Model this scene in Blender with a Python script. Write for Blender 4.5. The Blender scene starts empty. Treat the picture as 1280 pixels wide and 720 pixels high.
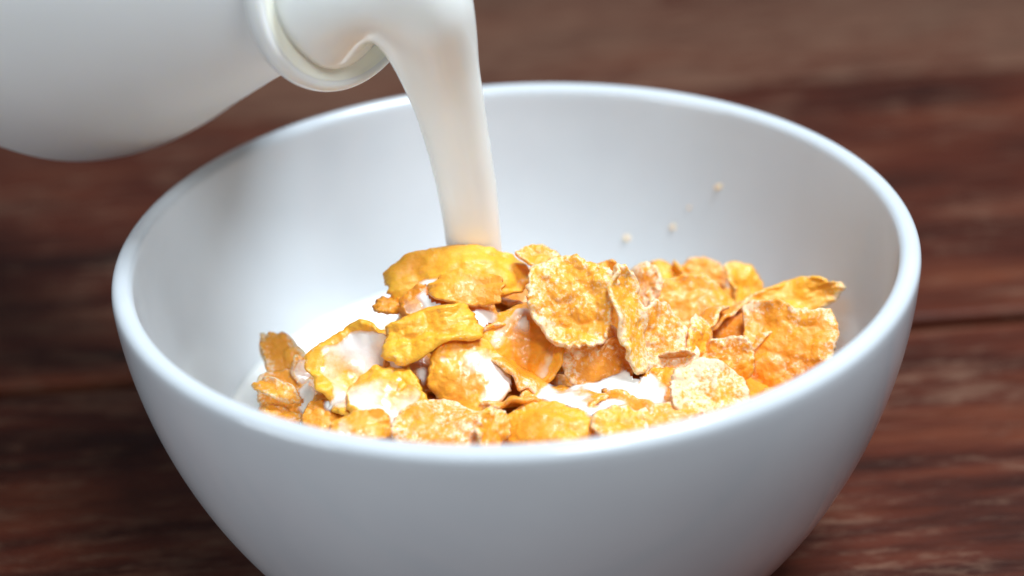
import bpy, math, random
import numpy as np
from mathutils import Matrix, Vector
from mathutils.bvhtree import BVHTree

scene = bpy.context.scene
S = 0.01                      # the script thinks in centimetres; rim centre of the bowl is (0, 0, 0)
TABLE_Z = -7.3                # table top below the rim, cm
FPX = 2200.0                  # focal length in photo pixels (1280 wide)

# ---------------------------------------------------------------- camera
CAM = np.array([0.0, -29.595, 14.832])
CM = np.array([[0.99856, 0.05356, 0.0027], [-0.02317, 0.47641, -0.87892], [-0.04837, 0.87759, 0.47696]])  # columns right, up, back
RIGHT, UP, BACK = CM[:, 0], CM[:, 1], CM[:, 2]
cam_data = bpy.data.cameras.new('camera')
cam = bpy.data.objects.new('camera', cam_data)
scene.collection.objects.link(cam)
scene.camera = cam
mw = Matrix.Identity(4)
for i in range(3):
    for j in range(3):
        mw[i][j] = CM[i, j]
    mw[i][3] = (CAM[i] - (0, 0, TABLE_Z)[i]) * S
cam.matrix_world = mw
cam_data.sensor_width = 36.0
cam_data.lens = FPX / 1280 * 36.0
cam_data.clip_start = 0.01
cam_data.clip_end = 50
cam_data.dof.use_dof = True
cam_data.dof.focus_distance = 0.322
cam_data.dof.aperture_fstop = 7.2
cam_data.dof.aperture_blades = 0

# ---------------------------------------------------------------- light
world = bpy.data.worlds.new('World')
scene.world = world
world.use_nodes = True
bg = world.node_tree.nodes['Background']
bg.inputs[0].default_value = (0.72, 0.86, 1.0, 1)
bg.inputs[1].default_value = 0.15

def area(name, loc, target, sx, sy, power, col):
    d = bpy.data.lights.new(name, 'AREA')
    d.shape = 'RECTANGLE'
    d.size, d.size_y = sx * S, sy * S
    d.energy = power
    d.color = col
    o = bpy.data.objects.new(name, d)
    scene.collection.objects.link(o)
    L = Vector(loc) * S - Vector((0, 0, TABLE_Z * S))
    T = Vector(target) * S - Vector((0, 0, TABLE_Z * S))
    o.location = L
    o.rotation_euler = (T - L).to_track_quat('-Z', 'Y').to_euler()
    return o
area('window_light', (25, -3, 72), (0, 0, -2), 24, 24, 9.2, (0.80, 0.91, 1.0))
area('front_light', (17, -46, 58), (0, 0, 0), 18, 18, 3.0, (0.88, 0.95, 1.0))
area('left_light', (-64, -38, 4), (0, 0, -3), 34, 20, 1.8, (0.84, 0.93, 1.0))

scene.view_settings.view_transform = 'Standard'
scene.view_settings.look = 'None'
scene.view_settings.exposure = 0.0
scene.view_settings.gamma = 1.0
scene.render.engine = 'CYCLES'
scene.cycles.use_denoising = True
scene.cycles.max_bounces = 10
scene.cycles.caustics_reflective = False
scene.cycles.caustics_refractive = False

# ---------------------------------------------------------------- helpers
def ray(px, py):
    d = RIGHT * (px - 640) / FPX - UP * (py - 360) / FPX - BACK
    return d
def at_y(px, py, Y):
    d = ray(px, py)
    t = (Y - CAM[1]) / d[1]
    return CAM + d * t
def at_z(px, py, Z):
    d = ray(px, py)
    return CAM + d * ((Z - CAM[2]) / d[2])
def w(p):                     # cm, rim-centred -> metres, table-top at 0
    p = np.asarray(p, float)
    return (p - np.array([0, 0, TABLE_Z])) * S

def mesh_obj(name, verts, faces, mat, parent=None, smooth=True, attrs=None):
    me = bpy.data.meshes.new(name)
    me.from_pydata(np.asarray(verts, float).tolist(), [], faces)
    if smooth:
        me.polygons.foreach_set('use_smooth', [True] * len(me.polygons))
    for k, v in (attrs or {}).items():
        a = me.attributes.new(k, 'FLOAT', 'POINT')
        a.data.foreach_set('value', np.asarray(v, np.float32))
    me.materials.append(mat)
    me.update()
    o = bpy.data.objects.new(name, me)
    scene.collection.objects.link(o)
    if parent is not None:
        o.parent = parent
    return o
def thing(name, label, cat, loc=(0, 0, 0), group=None):
    o = bpy.data.objects.new(name, None)
    o.empty_display_size = 0.02
    scene.collection.objects.link(o)
    o.location = loc
    tag(o, label, cat, group)
    return o
def tag(o, label, cat, group=None):
    o['label'] = label
    o['category'] = cat
    if group:
        o['group'] = group
    return o

def lathe(profile, seg=128, close=False):
    """profile: list of (r, z); returns verts, faces (about +Z)."""
    P = np.asarray(profile, float)
    n = len(P)
    th = np.linspace(0, 2 * np.pi, seg, endpoint=False)
    V = np.stack([P[:, 0][:, None] * np.cos(th), P[:, 0][:, None] * np.sin(th), np.repeat(P[:, 1][:, None], seg, 1)], -1).reshape(-1, 3)
    F = []
    m = n if close else n - 1
    for i in range(m):
        a, b = i * seg, ((i + 1) % n) * seg
        for j in range(seg):
            k = (j + 1) % seg
            F.append((a + j, a + k, b + k, b + j))
    return V, F

def smooth_profile(pts, n=8):
    """Catmull-Rom through profile points."""
    P = np.asarray(pts, float)
    P = np.vstack([2 * P[0] - P[1], P, 2 * P[-1] - P[-2]])
    out = []
    for i in range(1, len(P) - 2):
        for t in np.linspace(0, 1, n, endpoint=False):
            a, b, c, d = P[i - 1], P[i], P[i + 1], P[i + 2]
            out.append(.5 * ((2 * b) + (c - a) * t + (2 * a - 5 * b + 4 * c - d) * t * t + (3 * b - a - 3 * c + d) * t ** 3))
    out.append(P[-2])
    return np.array(out)

# vectorised gradient noise
_rng = np.random.RandomState(7)
_perm = _rng.permutation(256)
_perm = np.concatenate([_perm, _perm, _perm])
_grad = _rng.normal(size=(256, 3))
_grad /= np.linalg.norm(_grad, axis=1)[:, None]
def noise(P):
    P = np.asarray(P, float)
    I = np.floor(P).astype(int)
    f = P - I
    u = f * f * f * (f * (f * 6 - 15) + 10)
    I &= 255
    out = 0
    for dx in (0, 1):
        for dy in (0, 1):
            for dz in (0, 1):
                h = _perm[_perm[_perm[I[..., 0] + dx] + I[..., 1] + dy] + I[..., 2] + dz]
                g = _grad[h]
                d = g[..., 0] * (f[..., 0] - dx) + g[..., 1] * (f[..., 1] - dy) + g[..., 2] * (f[..., 2] - dz)
                wx = u[..., 0] if dx else 1 - u[..., 0]
                wy = u[..., 1] if dy else 1 - u[..., 1]
                wz = u[..., 2] if dz else 1 - u[..., 2]
                out = out + d * wx * wy * wz
    return out
def fbm(P, oct=3):
    P = np.asarray(P, float)
    s, a, t = 0, 1, 0
    for k in range(oct):
        s = s + a * noise(P * 2 ** k + 17.3 * k)
        t += a
        a *= .5
    return s / t
def sstep(a, b, x):
    t = np.clip((x - a) / (b - a), 0, 1)
    return t * t * (3 - 2 * t)

# ---------------------------------------------------------------- materials
def new_mat(name):
    m = bpy.data.materials.new(name)
    m.use_nodes = True
    nt = m.node_tree
    return m, nt, nt.nodes['Principled BSDF']
def N(nt, t, **kw):
    n = nt.nodes.new(t)
    for k, v in kw.items():
        if k in n.inputs:
            n.inputs[k].default_value = v
        else:
            setattr(n, k, v)
    return n
def ramp(nt, src, stops):
    r = nt.nodes.new('ShaderNodeValToRGB')
    e = r.color_ramp.elements
    while len(e) < len(stops):
        e.new(0.5)
    for el, (p, c) in zip(e, stops):
        el.position = p
        el.color = (*c, 1) if len(c) == 3 else c
    nt.links.new(src, r.inputs[0])
    return r
def mixc(nt, fac, a, b, blend='MIX'):
    m = nt.nodes.new('ShaderNodeMix')
    m.data_type = 'RGBA'
    m.blend_type = blend
    for idx, v in ((0, fac), (6, a), (7, b)):
        if hasattr(v, 'is_output'):
            nt.links.new(v, m.inputs[idx])
        else:
            m.inputs[idx].default_value = v if idx == 0 else (*v, 1)
    return m.outputs[2]
def math_n(nt, op, a, b=None, c=None, clamp=False):
    m = nt.nodes.new('ShaderNodeMath')
    m.operation = op
    m.use_clamp = clamp
    for i, v in enumerate((a, b, c)):
        if v is None:
            continue
        if hasattr(v, 'is_output'):
            nt.links.new(v, m.inputs[i])
        else:
            m.inputs[i].default_value = v
    return m.outputs[0]
def mapping(nt, scale, rnd=True):
    tc = nt.nodes.new('ShaderNodeTexCoord')
    mp = nt.nodes.new('ShaderNodeMapping')
    mp.inputs['Scale'].default_value = scale
    nt.links.new(tc.outputs['Object'], mp.inputs[0])
    if rnd:
        oi = nt.nodes.new('ShaderNodeObjectInfo')
        mul = N(nt, 'ShaderNodeVectorMath', operation='MULTIPLY')
        nt.links.new(oi.outputs['Random'], mul.inputs[0])
        mul.inputs[1].default_value = (37.0, 53.0, 19.0)
        nt.links.new(mul.outputs[0], mp.inputs['Location'])
    return mp.outputs[0]

def wood_material():
    m, nt, b = new_mat('stained_worn_wood')
    L = nt.links
    n1 = N(nt, 'ShaderNodeTexNoise', Scale=1.0, Detail=6.0, Roughness=.62, Distortion=.6)
    L.new(mapping(nt, (9, 60, 60)), n1.inputs['Vector'])          # broad tone, stretched with the grain
    n2 = N(nt, 'ShaderNodeTexNoise', Scale=1.0, Detail=8.0, Roughness=.7, Distortion=.3)
    L.new(mapping(nt, (40, 420, 420)), n2.inputs['Vector'])       # grain streaks
    n3 = N(nt, 'ShaderNodeTexNoise', Scale=1.0, Detail=7.0, Roughness=.72)
    L.new(mapping(nt, (70, 300, 300)), n3.inputs['Vector'])       # worn patches
    n4 = N(nt, 'ShaderNodeTexNoise', Scale=1.0, Detail=3.0, Roughness=.5)
    L.new(mapping(nt, (11, 20, 20)), n4.inputs['Vector'])
    base = ramp(nt, n1.outputs[0], [(.30, (.016, .0040, .0020)), (.50, (.078, .0160, .0070)), (.72, (.140, .037, .016))]).outputs[0]
    grain = ramp(nt, n2.outputs[0], [(.36, (.45, .40, .38)), (.52, (1, 1, 1)), (.7, (1.25, 1.15, 1.1))]).outputs[0]
    col = mixc(nt, .6, base, grain, 'MULTIPLY')
    worn = ramp(nt, math_n(nt, 'ADD', math_n(nt, 'MULTIPLY', n3.outputs[0], .72), math_n(nt, 'ADD', math_n(nt, 'MULTIPLY', n4.outputs[0], .34), N(nt, 'ShaderNodeAttribute', attribute_type='OBJECT', attribute_name='wear').outputs['Fac'])),
                [(.53, (0, 0, 0)), (.66, (1, 1, 1))]).outputs[0]
    wf = math_n(nt, 'MULTIPLY', worn, .6)
    col = mixc(nt, wf, col, (.20, .105, .066))
    L.new(col, b.inputs['Base Color'])
    rr = ramp(nt, n3.outputs[0], [(.35, (.42,) * 3), (.7, (.7,) * 3)]).outputs[0]
    L.new(rr, b.inputs['Roughness'])
    b.inputs['Specular IOR Level'].default_value = .22
    bp = N(nt, 'ShaderNodeBump', Strength=.35, Distance=.0008)
    L.new(math_n(nt, 'ADD', n2.outputs[0], math_n(nt, 'MULTIPLY', n3.outputs[0], .6)), bp.inputs['Height'])
    L.new(bp.outputs[0], b.inputs['Normal'])
    return m
WOOD = wood_material()

def porcelain():
    m, nt, b = new_mat('white_glazed_porcelain')
    n = N(nt, 'ShaderNodeTexNoise', Scale=1.0, Detail=3.0)
    nt.links.new(mapping(nt, (45, 45, 45), False), n.inputs['Vector'])
    nt.links.new(ramp(nt, n.outputs[0], [(.3, (.57, .60, .63)), (.7, (.605, .635, .66))]).outputs[0], b.inputs['Base Color'])
    nt.links.new(ramp(nt, n.outputs[0], [(.3, (.09,) * 3), (.7, (.15,) * 3)]).outputs[0], b.inputs['Roughness'])
    bp = N(nt, 'ShaderNodeBump', Strength=.06, Distance=.001)
    nt.links.new(n.outputs[0], bp.inputs['Height'])
    nt.links.new(bp.outputs[0], b.inputs['Normal'])
    b.inputs['Subsurface Weight'].default_value = .12
    b.inputs['Subsurface Radius'].default_value = (.004, .004, .004)
    return m
PORCELAIN = porcelain()

def milk_material():
    m, nt, b = new_mat('fresh_milk')
    n = N(nt, 'ShaderNodeTexNoise', Scale=1.0, Detail=2.0)
    nt.links.new(mapping(nt, (120, 120, 120), False), n.inputs['Vector'])
    nt.links.new(ramp(nt, n.outputs[0], [(.3, (.91, .935, .89)), (.7, (.93, .955, .91))]).outputs[0], b.inputs['Base Color'])
    b.inputs['Roughness'].default_value = .08
    b.inputs['IOR'].default_value = 1.35
    b.inputs['Specular IOR Level'].default_value = .4
    b.inputs['Subsurface Weight'].default_value = .3
    b.inputs['Subsurface Radius'].default_value = (.004, .0042, .0034)
    b.inputs['Subsurface Scale'].default_value = 1.0
    return m
MILK = milk_material()

def film_material():
    m = MILK.copy()
    m.name = 'thin_milk_film'
    nt = m.node_tree
    b = nt.nodes['Principled BSDF']
    at = N(nt, 'ShaderNodeAttribute', attribute_name='film')
    nt.links.new(ramp(nt, at.outputs['Fac'], [(.0, (0,) * 3), (.45, (.75,) * 3), (1., (1,) * 3)]).outputs[0], b.inputs['Alpha'])
    b.inputs['Subsurface Weight'].default_value = 0
    return m
FILM = film_material()

def plastic(name, ca, cb, rough, sss):
    m, nt, b = new_mat(name)
    n = N(nt, 'ShaderNodeTexNoise', Scale=1.0, Detail=2.0)
    nt.links.new(mapping(nt, (30, 30, 30), False), n.inputs['Vector'])
    nt.links.new(ramp(nt, n.outputs[0], [(.3, ca), (.7, cb)]).outputs[0], b.inputs['Base Color'])
    b.inputs['Roughness'].default_value = rough
    b.inputs['Subsurface Weight'].default_value = sss
    b.inputs['Subsurface Radius'].default_value = (.01, .009, .006)
    return m
BOTTLE_M = plastic('milky_white_plastic', (.76, .765, .75), (.79, .79, .775), .38, .4)
NECK_M = plastic('pale_clear_plastic', (.80, .81, .79), (.82, .83, .81), .22, .5)
LINER_M = plastic('creamy_plastic', (.88, .88, .76), (.90, .90, .79), .3, .5)

def flake_material():
    m, nt, b = new_mat('frosted_corn_flake')
    L = nt.links
    A = lambda k: N(nt, 'ShaderNodeAttribute', attribute_name=k).outputs['Fac']
    edge, bump, frost, milk, tone = A('edge'), A('bump'), A('frost'), A('milk'), A('tone')
    nz = N(nt, 'ShaderNodeTexNoise', Scale=1.0, Detail=5.0, Roughness=.65)
    L.new(mapping(nt, (420, 420, 420)), nz.inputs['Vector'])
    nf = N(nt, 'ShaderNodeTexNoise', Scale=1.0, Detail=4.0, Roughness=.7)
    L.new(mapping(nt, (1300, 1300, 1300)), nf.inputs['Vector'])
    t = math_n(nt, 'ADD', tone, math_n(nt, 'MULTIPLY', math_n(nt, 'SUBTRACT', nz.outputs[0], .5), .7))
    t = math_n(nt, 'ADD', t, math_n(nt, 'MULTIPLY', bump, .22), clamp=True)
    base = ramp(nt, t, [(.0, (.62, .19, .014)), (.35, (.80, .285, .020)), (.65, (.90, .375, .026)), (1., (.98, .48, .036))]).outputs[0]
    # sugar frosting in speckled patches
    fr = math_n(nt, 'ADD', frost, math_n(nt, 'MULTIPLY', math_n(nt, 'SUBTRACT', nf.outputs[0], .5), 1.7))
    fr = math_n(nt, 'MULTIPLY', ramp(nt, fr, [(.45, (0,) * 3), (.75, (1,) * 3)]).outputs[0], .82)
    col = mixc(nt, fr, base, (.92, .75, .53))
    mk = math_n(nt, 'ADD', milk, math_n(nt, 'MULTIPLY', math_n(nt, 'SUBTRACT', nz.outputs[0], .5), .35))
    mk = ramp(nt, mk, [(.32, (0,) * 3), (.52, (.6,) * 3), (.75, (1,) * 3)]).outputs[0]
    col = mixc(nt, math_n(nt, 'MULTIPLY', mk, .93), col, (.90, .885, .87))
    L.new(col, b.inputs['Base Color'])
    wet = ramp(nt, milk, [(.15, (0,) * 3), (.45, (1,) * 3)]).outputs[0]
    rough = math_n(nt, 'SUBTRACT', .36, math_n(nt, 'MULTIPLY', wet, .30))
    rough = math_n(nt, 'ADD', rough, math_n(nt, 'MULTIPLY', fr, .12))
    L.new(rough, b.inputs['Roughness'])
    L.new(math_n(nt, 'SUBTRACT', .5, math_n(nt, 'MULTIPLY', mk, .42)), b.inputs['Subsurface Weight'])
    b.inputs['Subsurface Radius'].default_value = (.005, .0024, .0007)
    b.inputs['Coat Roughness'].default_value = .08
    L.new(math_n(nt, 'ADD', math_n(nt, 'MULTIPLY', wet, .6), .15), b.inputs['Coat Weight'])
    bp = N(nt, 'ShaderNodeBump', Strength=.55, Distance=.0007)
    h = math_n(nt, 'ADD', nz.outputs[0], math_n(nt, 'MULTIPLY', nf.outputs[0], .5))
    h = math_n(nt, 'MULTIPLY', h, math_n(nt, 'SUBTRACT', 1.0, math_n(nt, 'MULTIPLY', mk, .9)))
    L.new(h, bp.inputs['Height'])
    L.new(bp.outputs[0], b.inputs['Normal'])
    return m
FLAKE = flake_material()

# ---------------------------------------------------------------- table of planks
table = thing('wooden_table', 'dark red-brown wooden table of worn planks under the bowl', 'table', (0, 0, 0))
g0, g1 = at_z(0, 487, TABLE_Z), at_z(1280, 393, TABLE_Z)
h0, h1 = at_z(640, 122.6, TABLE_Z), at_z(1279, 83, TABLE_Z)
ang = math.atan2((g1 - g0)[1], (g1 - g0)[0])
ca, sa = math.cos(ang), math.sin(ang)
def across(p):
    return -sa * p[0] + ca * p[1]
v1 = across((g0 + g1) / 2)
v2 = across((h0 + h1) / 2)
PW = v2 - v1
print('PLANK', v1, v2, PW, math.degrees(ang))
GAP = .5
def plank_mesh(width, length, thick, bev=.14):
    nx = 2
    prof = [(-width / 2 + bev, 0), (width / 2 - bev, 0), (width / 2 - bev * .3, -bev * .3), (width / 2, -bev), (width / 2, -thick), (-width / 2, -thick), (-width / 2, -bev), (-width / 2 + bev * .3, -bev * .3)]
    V, F = [], []
    n = len(prof)
    for x in (-length / 2, length / 2):
        for (y, z) in prof:
            V.append((x * S, y * S, z * S))
    for i in range(n):
        k = (i + 1) % n
        F.append((i, k, n + k, n + i))
    F.append(tuple(range(n))[::-1])
    F.append(tuple(range(n, 2 * n)))
    return V, F
edges = [v1 - 2 * PW, v1 - PW, v1, v2, v2 + PW, v2 + 2 * PW, v2 + 3 * PW]
for i in range(len(edges) - 1):
    a, c = edges[i], edges[i + 1]
    gap = GAP if i != 2 else GAP
    V, F = plank_mesh(c - a - gap, 190, 2.4)
    o = mesh_obj('plank', V, F, WOOD, table, smooth=False)
    mid = (a + c) / 2
    sl = 0.13 * ((i * 37) % 5 - 2)
    o.location = (-sa * mid * S + sl * ca, ca * mid * S + sl * sa, (-0.0003 if i % 2 else 0))
    o.rotation_euler = (0, 0, ang)
    o['wear'] = (0.0, 0.0, -.005, .11, .06, .02)[i]
# two cross battens that carry the planks
for x in (-70, 70):
    V, F = plank_mesh(6, (edges[-1] - edges[0]), 3, .2)
    o = mesh_obj('batten', V, F, WOOD, table, smooth=False)
    mid = (edges[0] + edges[-1]) / 2
    o.location = ((ca * x - sa * mid) * S, (sa * x + ca * mid) * S, -0.0245)
    o.rotation_euler = (0, 0, ang + math.pi / 2)

# ---------------------------------------------------------------- bowl
RB, KB, MB_, HB = 4.39, 1.909, 1.222, 7.0
def outer_r(d):               # outer radius at depth d below the rim
    d = np.clip(np.asarray(d, float) / HB, 0, .999)
    return RB + (7.5 - RB) * (1 - d ** KB) ** (1 / MB_)
WALL = .40
def inner_r(d):
    d = np.asarray(d, float)
    return outer_r(d) - WALL - .02 * d
bowl = thing('cereal_bowl', 'white glazed porcelain bowl filled with frosted corn flakes', 'bowl', (0, 0, 0))
prof = [(.0, -6.75), (3.0, -6.75), (3.8, -6.72)]
for d in np.linspace(6.55, .22, 34):
    prof.append((float(outer_r(d)), -float(d)))
rc = 7.5 - WALL / 2
for t in np.linspace(0, math.pi, 13)[1:-1]:
    prof.append((rc - .005 + WALL / 2 * math.cos(t), -.2 + .2 * math.sin(t)))
for d in np.linspace(.22, 5.6, 30):
    prof.append((float(inner_r(d)), -float(d)))
for rr, dd in ((4.0, 6.0), (3.2, 6.15), (2, 6.22), (0, 6.25)):
    prof.append((rr, -dd))
V, F = lathe(prof, 192)
mesh_obj('body', w(V), F, PORCELAIN, bowl)
fp = smooth_profile([(3.5, -6.6), (3.55, -7.0), (3.62, -7.26), (3.75, -7.3), (3.92, -7.25), (3.98, -7.0), (4.2, -6.6)], 4)
V, F = lathe(fp, 128)
mesh_obj('foot_ring', w(V), F, PORCELAIN, bowl)

# ---------------------------------------------------------------- milk pool in the bowl
POOL_Z = -4.15
rp = float(inner_r(-POOL_Z)) + .03
pp = [(0.0, 0), (1, .0), (2.5, .0), (4, .0), (rp - .35, .0), (rp - .18, .012), (rp - .08, .04), (rp, .1), (rp + .02, -.25), (0, -.3)]
V, F = lathe(pp, 128)
V[:, 2] += POOL_Z + np.where(V[:, 2] > -.2, .025 * noise(V * .8 + 3), 0)
pool = mesh_obj('milk_pool', w(V), F, MILK)
tag(pool, 'white milk pooled around the flakes in the bottom of the bowl', 'milk')

# ---------------------------------------------------------------- corn flakes
ALL_FLAKES = []
def domes(x, y, freq, seed):
    """round blisters: jittered cells, each a dome of its own size, some missing."""
    X, Y = x * freq, y * freq
    I, J = np.floor(X).astype(int), np.floor(Y).astype(int)
    out = np.zeros_like(X)
    for di in (-1, 0, 1):
        for dj in (-1, 0, 1):
            h = _perm[(_perm[(I + di + seed * 13) & 255] + J + dj) & 255]
            jx, jy = _grad[h][..., 0] * .35 + .5, _grad[h][..., 1] * .35 + .5
            rad = .30 + .38 * (h % 16) / 15.
            d2 = ((X - I - di - jx) ** 2 + (Y - J - dj - jy) ** 2) / rad ** 2
            out = np.maximum(out, np.sqrt(np.clip(1 - d2, 0, 1)) * rad * (h % 3 > 0) * 1.4)
    return out
def make_flake(px, py, D, wp, hp, ang=0, tx=0, ty=0, k1=0, k2=0, milk=0, frost=.4, tone=.5, seed=0, label='', group=None,
               n=46, ruffle=1.0, square=0.0, thick=.105, world=None, blister=1.0, fold=0.0, taper=0.0, spots=(), roll=.85):
    """px, py: photo pixel of the centre, D: world y in cm; wp, hp: apparent size in pixels; tx: tilt back; ty: turn; k1, k2: curl."""
    c = at_y(px, py, D) if world is None else np.array(world, float)
    dist = -(c - CAM) @ BACK
    sx = wp * dist / FPX / 2
    sy = hp * dist / FPX / 2
    sx /= max(math.cos(math.radians(ty)), .35)
    sy /= max(math.cos(math.radians(tx)), .35)
    u = np.linspace(-1, 1, n)
    U, Vv = np.meshgrid(u, u, indexing='ij')
    # square -> disc
    X = U * np.sqrt(1 - Vv ** 2 / 2)
    Y = Vv * np.sqrt(1 - U ** 2 / 2)
    X = X * (1 - square) + U * square * .92
    Y = Y * (1 - square) + Vv * square * .92
    R = np.maximum(np.abs(U), np.abs(Vv))
    th = np.arctan2(Y, X)
    so = seed * 7.31 + 1.7
    out = 1 + .30 * noise(np.stack([1.1 * np.cos(th), 1.1 * np.sin(th), np.full_like(th, so)], -1)) \
            + .12 * noise(np.stack([3.2 * np.cos(th), 3.2 * np.sin(th), np.full_like(th, so + 9)], -1)) \
            + .06 * noise(np.stack([9 * np.cos(th), 9 * np.sin(th), np.full_like(th, so + 5)], -1))
    X = X * (1 + (out - 1) * R)
    Y = Y * (1 + (out - 1) * R)
    X = X * (1 + taper * Y)
    x, y = X * sx, Y * sy
    q = np.stack([x, y, np.full_like(x, so)], -1)
    big = .36 * noise(q * .9 + 3.1) * min(1, (sx + sy) / 1.6)
    rr_ = np.random.RandomState(seed + 900)
    for _ in range(2):                       # rolled and turned-down edges
        ph, am, st_ = rr_.uniform(0, 6.28), rr_.choice([-1, 1]) * rr_.uniform(.5, 1.1) * roll, rr_.uniform(.15, .45)
        dd = np.maximum(0, X * math.cos(ph) + Y * math.sin(ph) - st_)
        big = big + am * dd ** 2 * min(sx, sy)
    ruff = ruffle * .08 * R ** 3 * noise(np.stack([2.6 * np.cos(th), 2.6 * np.sin(th), np.full_like(th, so + 2)], -1)) * 2
    bl = noise(q * 3.0 + 11)
    blist = np.maximum(0, bl) ** 1.2 * .05 + np.abs(noise(q * 2.1 + 31)) * .05 + .062 * domes(x, y, 2.1, seed) + .030 * domes(x, y, 5.0, seed + 50)
    fine = .024 * noise(q * 7.5 + 5) + .010 * noise(q * 15)
    dz = big + ruff
    surf_t = (blist * blister + fine * blister)
    # local bump measure for the material
    bmp = np.clip((blist - .06) * 8, -.6, 1.4)
    mk = np.zeros_like(x) + (milk - .15 + 1.15 * fbm(q * .9 + 77, 2) - .75 * sstep(.74, 1.0, R + .28 * noise(q * 2.2 + 91)) - .12 * np.clip(bmp, 0, 1) if milk > 0 else 0)
    for (su, sv, sr, sa_) in spots:
        mk = np.maximum(mk, sa_ - .9 * np.hypot(X - su, (Y - sv) * .7) / sr + 1.0 * noise(q * 1.7 + 13) + .3 * noise(q * 4 + 3))
    cover = sstep(.35, .6, mk)
    surf_t = surf_t * (1 - .88 * cover) + .035 * cover
    # cylinder bends
    def bend(a, z, k):
        if abs(k) < 1e-4:
            return a, z
        r = 1 / k
        return (r - z) * np.sin(a * k), r - (r - z) * np.cos(a * k)
    T = thick * (1 - .35 * R ** 6)
    sides = []
    for s in (1, -1):
        z = dz + (surf_t if s > 0 else surf_t * .55) + s * T * .5
        xx, yy, zz = x.copy(), y.copy(), z
        if fold:
            zz = zz + fold * np.maximum(0, yy / sy - .15) ** 2 * sy
        xx, zz = bend(xx, zz, k1)
        yy, zz = bend(yy, zz, k2)
        sides.append(np.stack([xx, yy, zz], -1))
    P = np.concatenate([sides[0].reshape(-1, 3), sides[1].reshape(-1, 3)])
    P -= sides[0].reshape(-1, 3).mean(0) * np.array([1, 1, 1])
    F = []
    nn = n * n
    for i in range(n - 1):
        for j in range(n - 1):
            a = i * n + j
            F.append((a, a + n, a + n + 1, a + 1))
            F.append((nn + a, nn + a + 1, nn + a + n + 1, nn + a + n))
    rim = [i * n for i in range(n)] + [(n - 1) * n + j for j in range(1, n)] + [i * n + n - 1 for i in range(n - 2, -1, -1)] + [j for j in range(n - 2, 0, -1)]
    ra = np.array(rim)
    mid = (P[ra] + P[nn + ra]) / 2
    outw = mid - (P[ra - 0] * 0 + P[:nn].mean(0))
    outw -= (outw * (P[ra] - P[nn + ra])).sum(1)[:, None] * (P[ra] - P[nn + ra]) / ((P[ra] - P[nn + ra]) ** 2).sum(1)[:, None]
    outw /= np.linalg.norm(outw, axis=1)[:, None] + 1e-9
    P = np.concatenate([P, mid + outw * thick * .42])
    m_ = len(rim)
    for i in range(m_):
        k = (i + 1) % m_
        a, b2 = rim[i], rim[k]
        F.append((a, 2 * nn + i, 2 * nn + k, b2))
        F.append((2 * nn + i, nn + a, nn + b2, 2 * nn + k))
    # masks
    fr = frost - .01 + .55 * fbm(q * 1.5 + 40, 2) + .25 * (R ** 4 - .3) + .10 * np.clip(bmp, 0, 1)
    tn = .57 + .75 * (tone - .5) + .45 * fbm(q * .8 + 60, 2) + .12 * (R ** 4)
    two = lambda a: np.concatenate([a.ravel(), a.ravel(), a.ravel()[ra]])
    # orientation: local x, y, z -> camera right, up, back, then tilt and turn
    a = math.radians(ang)
    Rz = np.array([[math.cos(a), -math.sin(a), 0], [math.sin(a), math.cos(a), 0], [0, 0, 1]])
    a = math.radians(-tx)
    Rx = np.array([[1, 0, 0], [0, math.cos(a), -math.sin(a)], [0, math.sin(a), math.cos(a)]])
    a = math.radians(ty)
    Ry = np.array([[math.cos(a), 0, math.sin(a)], [0, 1, 0], [-math.sin(a), 0, math.cos(a)]])
    M = CM @ Ry @ Rx @ Rz if world is None else Ry @ Rx @ Rz
    P = P @ M.T
    ob = mesh_obj('corn_flake', P * S, F, FLAKE, None, True,
                  {'edge': two(R), 'bump': two(bmp), 'frost': two(fr), 'milk': two(mk), 'tone': two(tn)})
    ob.location = w(c)
    tag(ob, label, 'corn flake', group)
    ALL_FLAKES.append(ob)
    return ob

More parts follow.
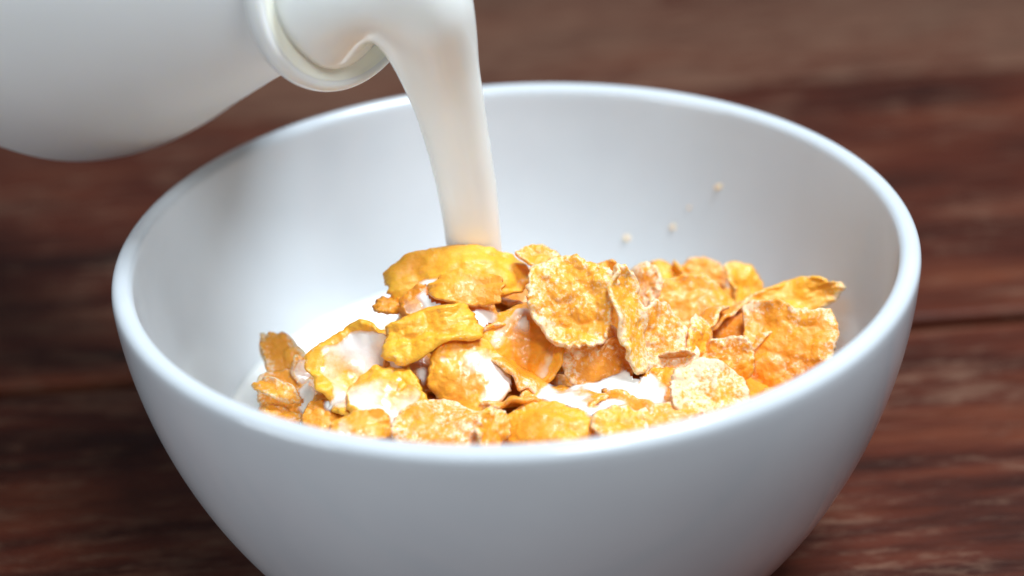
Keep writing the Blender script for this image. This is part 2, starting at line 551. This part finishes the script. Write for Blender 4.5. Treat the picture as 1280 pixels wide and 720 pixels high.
FL = [
 # px, py, D, wpx, hpx, keyword settings
 dict(px=572, py=340, D=-.2, wp=194, hp=74, ang=5, tx=22, k1=-.42, k2=-.55, milk=.08, frost=.15, tone=.92, square=.55, blister=1.3, roll=.2, ruffle=.8, thick=.16, seed=1, label='wide bright yellow flake arched over the top of the heap below the milk stream'),
 dict(px=581, py=357, D=-1.0, wp=92, hp=46, ang=-4, tx=25, k1=-.7, k2=-1.3, milk=.38, frost=.1, tone=.6, seed=2, blister=.7, label='oval puffed flake filmed with milk beneath the wide arched yellow flake'),
 dict(px=530, py=380, D=-.9, wp=62, hp=34, ang=-8, tx=40, k1=-1.0, k2=-.5, milk=.42, frost=.0, tone=.3, seed=3, label='small wet brown flake tucked under the left end of the arched flake'),
 dict(px=538, py=414, D=-2.0, wp=124, hp=52, ang=15, tx=25, k1=-.2, k2=1.1, milk=.05, frost=.12, tone=.95, square=.5, blister=1.3, roll=.25, ruffle=1.2, thick=.15, seed=4, label='yellow rolled flake with a ruffled lower lip resting on the milky flakes'),
 dict(px=455, py=464, D=-2.1, wp=132, hp=126, ang=20, tx=26, ty=-8, k1=.75, k2=.65, milk=.60, frost=.15, tone=.75, roll=.4, ruffle=1.4, thick=.13, blister=1.2, seed=5, label='large cupped flake brimming with milk, yellow only along its rim'),
 dict(px=480, py=494, D=-2.75, wp=104, hp=74, ang=-28, tx=28, ty=-8, k1=-.4, k2=-.3, milk=.62, frost=.15, tone=.8, roll=.3, seed=6, label='milk-covered flake lying in the mouth of the large cupped flake'),
 dict(px=450, py=532, D=-3.9, wp=70, hp=36, ang=8, tx=35, k1=-.6, k2=-.5, milk=.34, frost=.3, tone=.6, seed=7, label='small knobbly flake at the near rim below the large milky cup'),
 dict(px=587, py=466, D=-2.5, wp=98, hp=98, ang=25, tx=22, ty=15, k1=-.45, k2=.3, spots=[(.45, -.35, .75, 1.1), (-.4, .6, .4, .6)], milk=.25, frost=.2, tone=.72, roll=.5, seed=38, label='curved wet flake with a bright glint in its white milk patch'),
 dict(px=658, py=428, D=-1.6, wp=102, hp=106, ang=-20, tx=24, ty=-8, k1=.45, k2=-.25, milk=.48, frost=.2, tone=.66, seed=9, label='translucent glossy wet flake under the upright frosted flake'),
 dict(px=715, py=380, D=-1.7, wp=106, hp=122, ang=12, tx=12, ty=-6, k1=.38, k2=.22, milk=0, frost=.46, tone=.7, seed=10, n=64, taper=.30, roll=.3, blister=1.4, label='big upright frosted flake with bubbly yellow middle, tallest of the heap'),
 dict(px=750, py=448, D=-2.0, wp=94, hp=86, ang=5, tx=20, ty=10, k1=-.45, k2=-.4, milk=.0, frost=.52, tone=.42, seed=11, n=56, blister=1.4, label='frosted brown flake directly below the big upright flake'),
 dict(px=789, py=397, D=-1.9, wp=36, hp=130, ang=12, tx=5, ty=52, k1=.5, k2=.35, milk=0, frost=.5, tone=.8, ruffle=1.2, roll=.3, seed=12, label='thin tall flake standing on edge beside the big upright flake'),
 dict(px=828, py=426, D=-1.5, wp=66, hp=96, ang=12, tx=12, ty=28, k1=-.5, k2=-.2, milk=.0, frost=.62, tone=.5, seed=13, blister=1.3, label='thickly sugared flake leaning on the tall edge-on flake'),
 dict(px=875, py=429, D=-1.3, wp=32, hp=66, ang=-16, tx=0, ty=45, k1=.5, k2=0, milk=0, frost=.4, tone=.7, seed=14, label='small narrow flake poking upright out of the right-hand flakes'),
 dict(px=887, py=489, D=-3.0, wp=100, hp=72, ang=-12, tx=30, ty=5, k1=-.35, k2=-.2, milk=0, frost=.66, tone=.55, seed=15, square=.3, label='pale sugar-crusted square flake at the near right rim'),
 dict(px=910, py=448, D=-1.6, wp=64, hp=52, ang=5, tx=20, ty=-10, k1=-.4, k2=.3, milk=0, frost=.5, tone=.5, seed=16, label='small orange flake between the narrow poking flake and the big square flake'),
 dict(px=985, py=440, D=-1.2, wp=112, hp=116, ang=4, tx=18, ty=-18, k1=-.15, k2=-.25, milk=0, frost=.40, tone=.36, seed=17, n=60, roll=.2, square=.75, fold=.5, label='big squarish orange flake with a curled top edge by the right wall'),
 dict(px=988, py=373, D=.4, wp=132, hp=44, ang=16, tx=12, ty=-8, k1=.2, k2=.9, milk=0, frost=.32, tone=.75, square=.15, roll=.2, seed=18, label='long yellow boat-shaped flake leaning on the right inner wall'),
 dict(px=870, py=388, D=.2, wp=118, hp=74, ang=-3, tx=18, ty=8, k1=-.3, k2=-.2, milk=0, frost=.32, tone=.5, seed=19, square=.4, label='deep orange flake standing like a wall behind the narrow poking flake'),
 dict(px=862, py=358, D=1.2, wp=62, hp=32, ang=4, tx=40, k1=-.4, milk=0, frost=.6, tone=.85, seed=20, label='pale yellow flake lying on the deep orange wall-like flake'),
 dict(px=880, py=344, D=2.2, wp=62, hp=36, ang=-6, tx=25, k1=-.6, milk=0, frost=.3, tone=.6, seed=21, label='orange-yellow flake rearmost on the right of the heap'),
 dict(px=930, py=358, D=1.5, wp=54, hp=60, ang=-20, tx=10, ty=35, k1=1.3, k2=.2, milk=0, frost=.3, tone=.8, seed=22, label='curled yellow flake next to the long boat-shaped flake'),
 dict(px=827, py=342, D=1.8, wp=38, hp=36, ang=10, tx=20, k1=-.5, milk=0, frost=.2, tone=.9, seed=23, label='little lemon-yellow flake at the back edge of the heap'),
 dict(px=803, py=356, D=.3, wp=44, hp=52, ang=-10, tx=15, ty=-20, k1=.4, milk=0, frost=.62, tone=.4, seed=24, label='pinkish sugared flake just behind the thin edge-on flake'),
 dict(px=677, py=321, D=-.2, wp=56, hp=30, ang=-22, tx=35, k1=-.5, milk=0, frost=.4, tone=.5, seed=25, label='small orange flake peeping over the big upright flake'),
 dict(px=685, py=534, D=-3.7, wp=128, hp=60, ang=3, tx=35, ty=-5, k1=-.5, k2=-.3, milk=.06, frost=.28, tone=.72, seed=26, n=56, label='broad yellow flake at the middle of the near rim'),
 dict(px=616, py=536, D=-3.8, wp=34, hp=56, ang=-34, tx=10, ty=40, k1=.5, milk=.08, frost=.35, tone=.55, seed=27, label='small bent flake standing beside the broad yellow flake at the rim'),
 dict(px=550, py=532, D=-3.5, wp=120, hp=64, ang=-4, tx=40, ty=5, k1=-.35, k2=-.3, milk=.18, frost=.55, tone=.42, seed=28, n=56, label='frosted brownish flake at the near rim under the glinting wet flake'),
 dict(px=776, py=527, D=-3.8, wp=68, hp=36, ang=18, tx=45, k1=.3, milk=.14, frost=.55, tone=.7, seed=29, label='little pale flake lying flat in spilled milk at the near rim'),
 dict(px=832, py=525, D=-3.6, wp=92, hp=44, ang=10, tx=35, k1=-.4, k2=-.3, milk=.1, frost=.5, tone=.5, seed=30, label='orange frosted flake between the little pale flake and the pale square flake'),
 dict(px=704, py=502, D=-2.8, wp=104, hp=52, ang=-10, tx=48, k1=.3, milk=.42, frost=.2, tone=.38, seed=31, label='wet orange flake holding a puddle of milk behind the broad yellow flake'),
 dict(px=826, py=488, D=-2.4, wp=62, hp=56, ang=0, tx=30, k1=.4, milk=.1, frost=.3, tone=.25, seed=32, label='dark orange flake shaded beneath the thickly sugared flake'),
 dict(px=357, py=452, D=-.4, wp=92, hp=44, ang=-52, tx=25, ty=-10, k1=-.4, k2=.6, milk=.15, frost=.45, tone=.6, roll=.5, seed=33, label='long orange flake rising from the milk at the left end of the heap'),
 dict(px=364, py=494, D=-1.4, wp=92, hp=54, ang=-14, tx=40, ty=-5, k1=-.3, k2=.7, milk=.25, frost=.45, tone=.55, roll=.5, seed=34, label='orange flake afloat in milk below the long rising flake on the left'),
 dict(px=345, py=521, D=-2.0, wp=66, hp=26, ang=-14, tx=45, k1=.2, milk=.1, frost=.45, tone=.6, seed=35, label='flat pale flake against the left near wall'),
 dict(px=402, py=520, D=-2.6, wp=46, hp=40, ang=-30, tx=35, k1=-.4, milk=.42, frost=.2, tone=.5, seed=36, label='little wet flake wedged left of the large milky cup'),
 dict(px=484, py=380, D=-.6, wp=30, hp=20, ang=10, tx=30, k1=-1, milk=.3, frost=.1, tone=.35, seed=37, label='tiny wet flake at the upper left shoulder of the heap'),
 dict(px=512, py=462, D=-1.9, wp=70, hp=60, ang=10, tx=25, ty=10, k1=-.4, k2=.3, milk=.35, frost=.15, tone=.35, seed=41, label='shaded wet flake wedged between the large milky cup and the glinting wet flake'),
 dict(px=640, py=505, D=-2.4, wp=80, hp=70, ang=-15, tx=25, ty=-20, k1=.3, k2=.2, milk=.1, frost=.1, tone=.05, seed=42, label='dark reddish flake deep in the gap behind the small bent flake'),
 dict(px=590, py=395, D=-1.1, wp=76, hp=50, ang=-15, tx=30, ty=10, k1=-.5, k2=-.3, milk=.40, frost=.1, tone=.5, seed=43, label='wet flake under the oval puffed flake, behind the yellow rolled flake'),
 dict(px=420, py=505, D=-2.3, wp=60, hp=54, ang=30, tx=25, ty=-10, k1=-.3, k2=.3, milk=.45, frost=.15, tone=.6, seed=44, label='wet flake below the left rim of the large milky cup'),
 dict(px=338, py=446, D=.2, wp=58, hp=22, ang=-58, tx=15, ty=-25, k1=.8, k2=.4, milk=.1, frost=.45, tone=.7, seed=51, thick=.08, label='thin curled sliver leaning on the long orange flake at the left end'),
 dict(px=388, py=472, D=-1.1, wp=60, hp=30, ang=-62, tx=20, ty=25, k1=.7, k2=-.4, milk=.3, frost=.3, tone=.6, seed=52, thick=.08, label='narrow curled flake wedged between the long orange flake and the large milky cup'),
 dict(px=345, py=486, D=-1.7, wp=60, hp=20, ang=-20, tx=30, ty=0, k1=-.9, k2=.4, milk=.15, frost=.5, tone=.7, seed=53, thick=.08, label='slim bowed flake lying over the orange flake afloat in milk'),
 dict(px=757, py=348, D=-.2, wp=40, hp=40, ang=0, tx=20, k1=-.4, milk=0, frost=.3, tone=.45, seed=39, label='small orange flake behind the big upright flake and the edge-on flake'),
]
for d in FL:
    make_flake(**d)

# flakes buried under the ones above: the body of the heap
rnd = random.Random(5)
def heap_z(x, y):
    """height of the heap's hidden core."""
    a = -1.38 - .13 * (x - .3) ** 2 * (.40 if x > 0 else 1.0) - (.07 if y < 0 else .16) * (y + .2) ** 2
    return a
cnt = 0
for layer in range(2):
    for gx in np.arange(-4.6, 5.6, 1.05):
        for gy in np.arange(-4.6, 2.8, 1.05):
            x = gx + rnd.uniform(-.35, .35)
            y = gy + rnd.uniform(-.35, .35)
            z = heap_z(x, y) - .35 - .75 * layer + rnd.uniform(-.15, .15)
            if z < POOL_Z - .3:
                continue
            if math.hypot(x, y) > float(inner_r(-z)) - .85:
                continue
            s = rnd.uniform(85, 110)
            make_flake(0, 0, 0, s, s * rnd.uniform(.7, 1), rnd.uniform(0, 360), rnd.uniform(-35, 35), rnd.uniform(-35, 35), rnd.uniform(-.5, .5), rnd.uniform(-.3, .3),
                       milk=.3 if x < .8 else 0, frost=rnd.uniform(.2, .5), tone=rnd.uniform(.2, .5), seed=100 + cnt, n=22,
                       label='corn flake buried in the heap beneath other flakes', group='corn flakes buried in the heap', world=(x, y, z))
            cnt += 1
print('BURIED', cnt)

# ---------------------------------------------------------------- milk clinging to the heap, filling the hollows between flakes
def project(P):
    d = np.asarray(P) - CAM
    z = -(d @ BACK)
    return np.stack([640 + FPX * (d @ RIGHT) / z, 360 - FPX * (d @ UP) / z], -1)
def blur(a, sig):
    r = int(3 * sig) + 1
    k = np.exp(-.5 * (np.arange(-r, r + 1) / sig) ** 2)
    k /= k.sum()
    p = np.pad(a, r, mode='edge')
    p = sum(k[i] * p[i:i + a.shape[0]] for i in range(2 * r + 1))
    return sum(k[i] * p[:, i:i + a.shape[1]] for i in range(2 * r + 1))
def drape(name, label, spots, step=.045, sig=.17, lift=-.01):
    trees = []
    vs, fs = [], []
    off = 0
    for o in ALL_FLAKES:
        co = np.empty(len(o.data.vertices) * 3)
        o.data.vertices.foreach_get('co', co)
        co = co.reshape(-1, 3) / S + np.array(o.location) / S + np.array([0, 0, TABLE_Z])
        pl = np.empty(len(o.data.polygons) * 4, int)
        o.data.polygons.foreach_get('vertices', pl)
        vs.append(co)
        fs.append(pl.reshape(-1, 4) + off)
        off += len(co)
    VV, FF = np.concatenate(vs), np.concatenate(fs)
    tree = BVHTree.FromPolygons(VV.tolist(), FF.tolist())
    n = np.array([0, -.62, .785]); n /= np.linalg.norm(n)
    e1 = np.array([1.0, 0, 0]); e2 = np.cross(n, e1)
    cen = [at_y(px, py, D) for px, py, r, st, D in spots]
    us = [c @ e1 for c in cen]; ws = [c @ e2 for c in cen]
    U = np.arange(min(us) - 1.4, max(us) + 1.4, step)
    W = np.arange(min(ws) - 1.4, max(ws) + 1.4, step)
    H = np.zeros((len(U), len(W)))
    nd = Vector(-n)
    for i, u in enumerate(U):
        for j, v in enumerate(W):
            o = e1 * u + e2 * v + n * 8
            hit = tree.ray_cast(Vector(o), nd, 16)
            H[i, j] = 8 - hit[3] if hit[0] is not None else -3.0
    ok = H > -2.9
    UU, WW = np.meshgrid(U, W, indexing='ij')
    Hb = blur(H, sig / step)
    Hb = np.minimum(Hb, H + .5)
    P0 = UU[..., None] * e1 + WW[..., None] * e2 + Hb[..., None] * n
    pj = project(P0)
    mask = np.full(H.shape, -9.0)
    for px, py, r, st, D in spots:
        dd = np.hypot(pj[..., 0] - px, pj[..., 1] - py) / r
        mask = np.maximum(mask, st * .7 - np.maximum(0, dd - .6) * .5 * max(r, 25) / 40)
    M = Hb + lift + np.clip(mask, -1, .3) + .02 * noise(np.stack([UU * 2, WW * 2, UU * 0 + 4], -1)) + .05 * noise(np.stack([UU * 5, WW * 5, UU * 0 + 1], -1))
    M = blur(M, 1.3)
    vis = (M > H - .03) & ok & (mask > -.5)
    idx = -np.ones(H.shape, int)
    V, F = [], []
    cell = vis[:-1, :-1] & vis[1:, :-1] & vis[1:, 1:] & vis[:-1, 1:]
    use = np.zeros(H.shape, bool)
    for a, b in ((0, 0), (1, 0), (1, 1), (0, 1)):
        use[a:H.shape[0] - 1 + a, b:H.shape[1] - 1 + b] |= cell
    PP = UU[..., None] * e1 + WW[..., None] * e2 + M[..., None] * n
    ii, jj = np.nonzero(use)
    idx[ii, jj] = np.arange(len(ii))
    V = PP[ii, jj]
    for i, j in zip(*np.nonzero(cell)):
        F.append((idx[i, j], idx[i + 1, j], idx[i + 1, j + 1], idx[i, j + 1]))
    soft = blur(vis.astype(float), 2.2)
    film = np.clip((M - H)[ii, jj] / .13, 0, 1) * sstep(.50, .92, soft[ii, jj])
    o = mesh_obj(name, w(V), [tuple(int(k) for k in f) for f in F], FILM, attrs={'film': film})
    tag(o, label, 'milk')
    return o
drape('milk_film', 'glossy milk clinging to the flakes on the left of the heap',
      [(505, 388, 34, .10, -1), (540, 374, 34, .08, -.9), (465, 402, 26, .06, -1.2), (560, 392, 26, .04, -1.2), (610, 385, 28, .03, -1.2), (640, 400, 24, .02, -1.4),
       (425, 512, 30, .08, -2.8), (470, 522, 26, .06, -3.3), (520, 470, 22, .02, -2.5), (390, 505, 26, .05, -2)])
drape('milk_film', 'small glossy puddle of milk between the flakes below the frosted brown flake',
      [(700, 494, 34, .10, -2.8), (735, 502, 30, .10, -2.9), (770, 492, 32, .12, -2.8), (800, 478, 26, .08, -2.3), (745, 520, 24, .05, -3.4)])

# ---------------------------------------------------------------- crumbs on the inner wall
def at_wall(px, py):
    d = ray(px, py)
    best = None
    for t in np.linspace(28, 50, 4000):
        p = CAM + d * t
        if p[1] > 0 and p[2] < -.2 and math.hypot(p[0], p[1]) > inner_r(-p[2]):
            return p
CR = [(899, 233, .105, 'pale crumb stuck highest on the back inner wall of the bowl'),
      (784, 297, .10, 'pale crumb on the back inner wall above the thin edge-on flake'),
      (842, 283, .085, 'yellow crumb on the back inner wall above the little lemon-yellow flake'),
      (862, 259, .05, 'faint tiny crumb between the two pale wall crumbs')]
for k, (px, py, r, lab) in enumerate(CR):
    r *= .75
    c = at_wall(px, py)
    n_ = 14
    V, F = lathe([(max(1e-4, r * math.sin(t)), r * math.cos(t)) for t in np.linspace(.02, math.pi - .02, n_)], 20)
    V = V * (1 + .9 * noise(V * 11 + k * 3.3))[:, None] * np.array([1.1, .45, .8])
    o = mesh_obj('crumb', V * S, F, FLAKE, None, True, {'edge': np.zeros(len(V)), 'bump': np.full(len(V), .3), 'frost': np.full(len(V), 1.6), 'milk': np.zeros(len(V)), 'tone': np.full(len(V), 1.)})
    o.location = w(c * np.array([.9965, .9965, 1]))
    tag(o, lab, 'crumb', 'crumbs on the inner wall')

# ---------------------------------------------------------------- milk bottle
BY = -0.2                                   # depth of the bottle's mouth, world y in cm
mouth = at_y(440, -28, BY)
cth, thd = .62, math.radians(20)
s_ = math.sqrt(1 - cth ** 2)
axis = s_ * math.cos(thd) * RIGHT - s_ * math.sin(thd) * UP + cth * BACK
axis /= np.linalg.norm(axis)
print('AXIS', axis, 'mouth', mouth)
rot = Vector(axis).to_track_quat('Z', 'Y')
bottle = thing('milk_bottle', 'tilted white plastic milk bottle pouring from above the bowl', 'bottle', tuple(w(mouth)))
bottle.rotation_mode = 'QUATERNION'
bottle.rotation_quaternion = rot
BS = 1.0
def bottle_part(name, prof, mat, seg=128, close=False):
    V, F = lathe(prof, seg, close)
    return mesh_obj(name, V * S * BS, F, mat, bottle)
body = smooth_profile([(1.72, -.50), (1.76, -.9), (1.9, -1.5), (2.42, -2.6), (3.1, -3.8), (3.8, -5.0), (4.38, -5.95), (4.80, -6.85), (4.95, -7.8), (4.92, -11), (4.85, -15), (4.8, -19), (4.6, -20.2), (3.8, -20.7), (0.01, -20.5)], 6)
bottle_part('body', body, BOTTLE_M)
ringp = smooth_profile([(1.70, -.66), (1.92, -.56), (2.02, -.49), (2.06, -.38), (2.06, -.27), (2.03, -.19), (1.98, -.15), (1.92, -.14), (1.84, -.16)], 4)
bottle_part('neck_ring', ringp, NECK_M)
neckp = smooth_profile([(1.84, -.155), (1.76, -.175), (1.66, -.18), (1.57, -.19), (1.52, -.23), (1.505, -.5), (1.5, -1.4)], 4)
bottle_part('neck', neckp, LINER_M)

# ---------------------------------------------------------------- the stream of milk
SY = -0.3
def neck_sec(t, r, dx=0.0):
    c = mouth + axis * t + dx * UP
    return [*c, r, r]
st = [(494, -32, 92, 1.20, -.5), (521, 8, 74, .98, -.36), (540, 52, 60, .76, -.13), (552, 92, 51, .60, .06),
    (563, 130, 46, .51, .24), (572, 172, 42, .46, .40), (581, 220, 39, .43, .55), (588, 268, 36.5, .41, .66), (593, 315, 34.5, .39, .75), (597, 370, 33, .37, .85)]
rows = [neck_sec(-1.6, 1.46), neck_sec(-.9, 1.50), [*(mouth - axis * .22 + UP * .02 + RIGHT * .02), 1.64, 1.64]]
for a, b, hw, hd, y in st:
    c = at_y(a, b, y)
    rows.append([*c, hw * (-(c - CAM) @ BACK) / FPX, hd])
stp = smooth_profile(rows, 6)
V, F = [], []
SEG = 48
cs = stp[:, :3]
tan = np.gradient(cs, axis=0)
tan = np.array([tan[max(0, i - 7):i + 8].mean(0) for i in range(len(tan))])
tan /= np.linalg.norm(tan, axis=1)[:, None]
for i, row in enumerate(stp):
    c = row[:3]
    hw = row[3]
    side = np.cross(tan[i], -BACK); side /= np.linalg.norm(side)
    fwd = np.cross(side, tan[i])
    for k in range(SEG):
        a = 2 * math.pi * k / SEG
        wob = 1 + .13 * min(1, i / 20) * float(noise(np.array([1.5 * math.cos(a + i * .012), 1.5 * math.sin(a + i * .012), i * .035])))
        V.append(c + side * math.cos(a) * hw * wob + fwd * math.sin(a) * row[4] * wob)
for i in range(len(stp) - 1):
    for k in range(SEG):
        k2 = (k + 1) % SEG
        F.append((i * SEG + k, i * SEG + k2, (i + 1) * SEG + k2, (i + 1) * SEG + k))
F.append(tuple(range(SEG))[::-1])
F.append(tuple(range((len(stp) - 1) * SEG, len(stp) * SEG)))
stream = mesh_obj('milk_stream', w(np.array(V)), F, MILK)
rm = stream.modifiers.new('remesh', 'REMESH')
rm.mode = 'VOXEL'
rm.voxel_size = .0007
rm.use_smooth_shade = True
sm = stream.modifiers.new('smooth', 'SMOOTH')
sm.factor = .5
sm.iterations = 14
tag(stream, 'smooth stream of milk falling from the bottle mouth onto the flakes', 'milk')
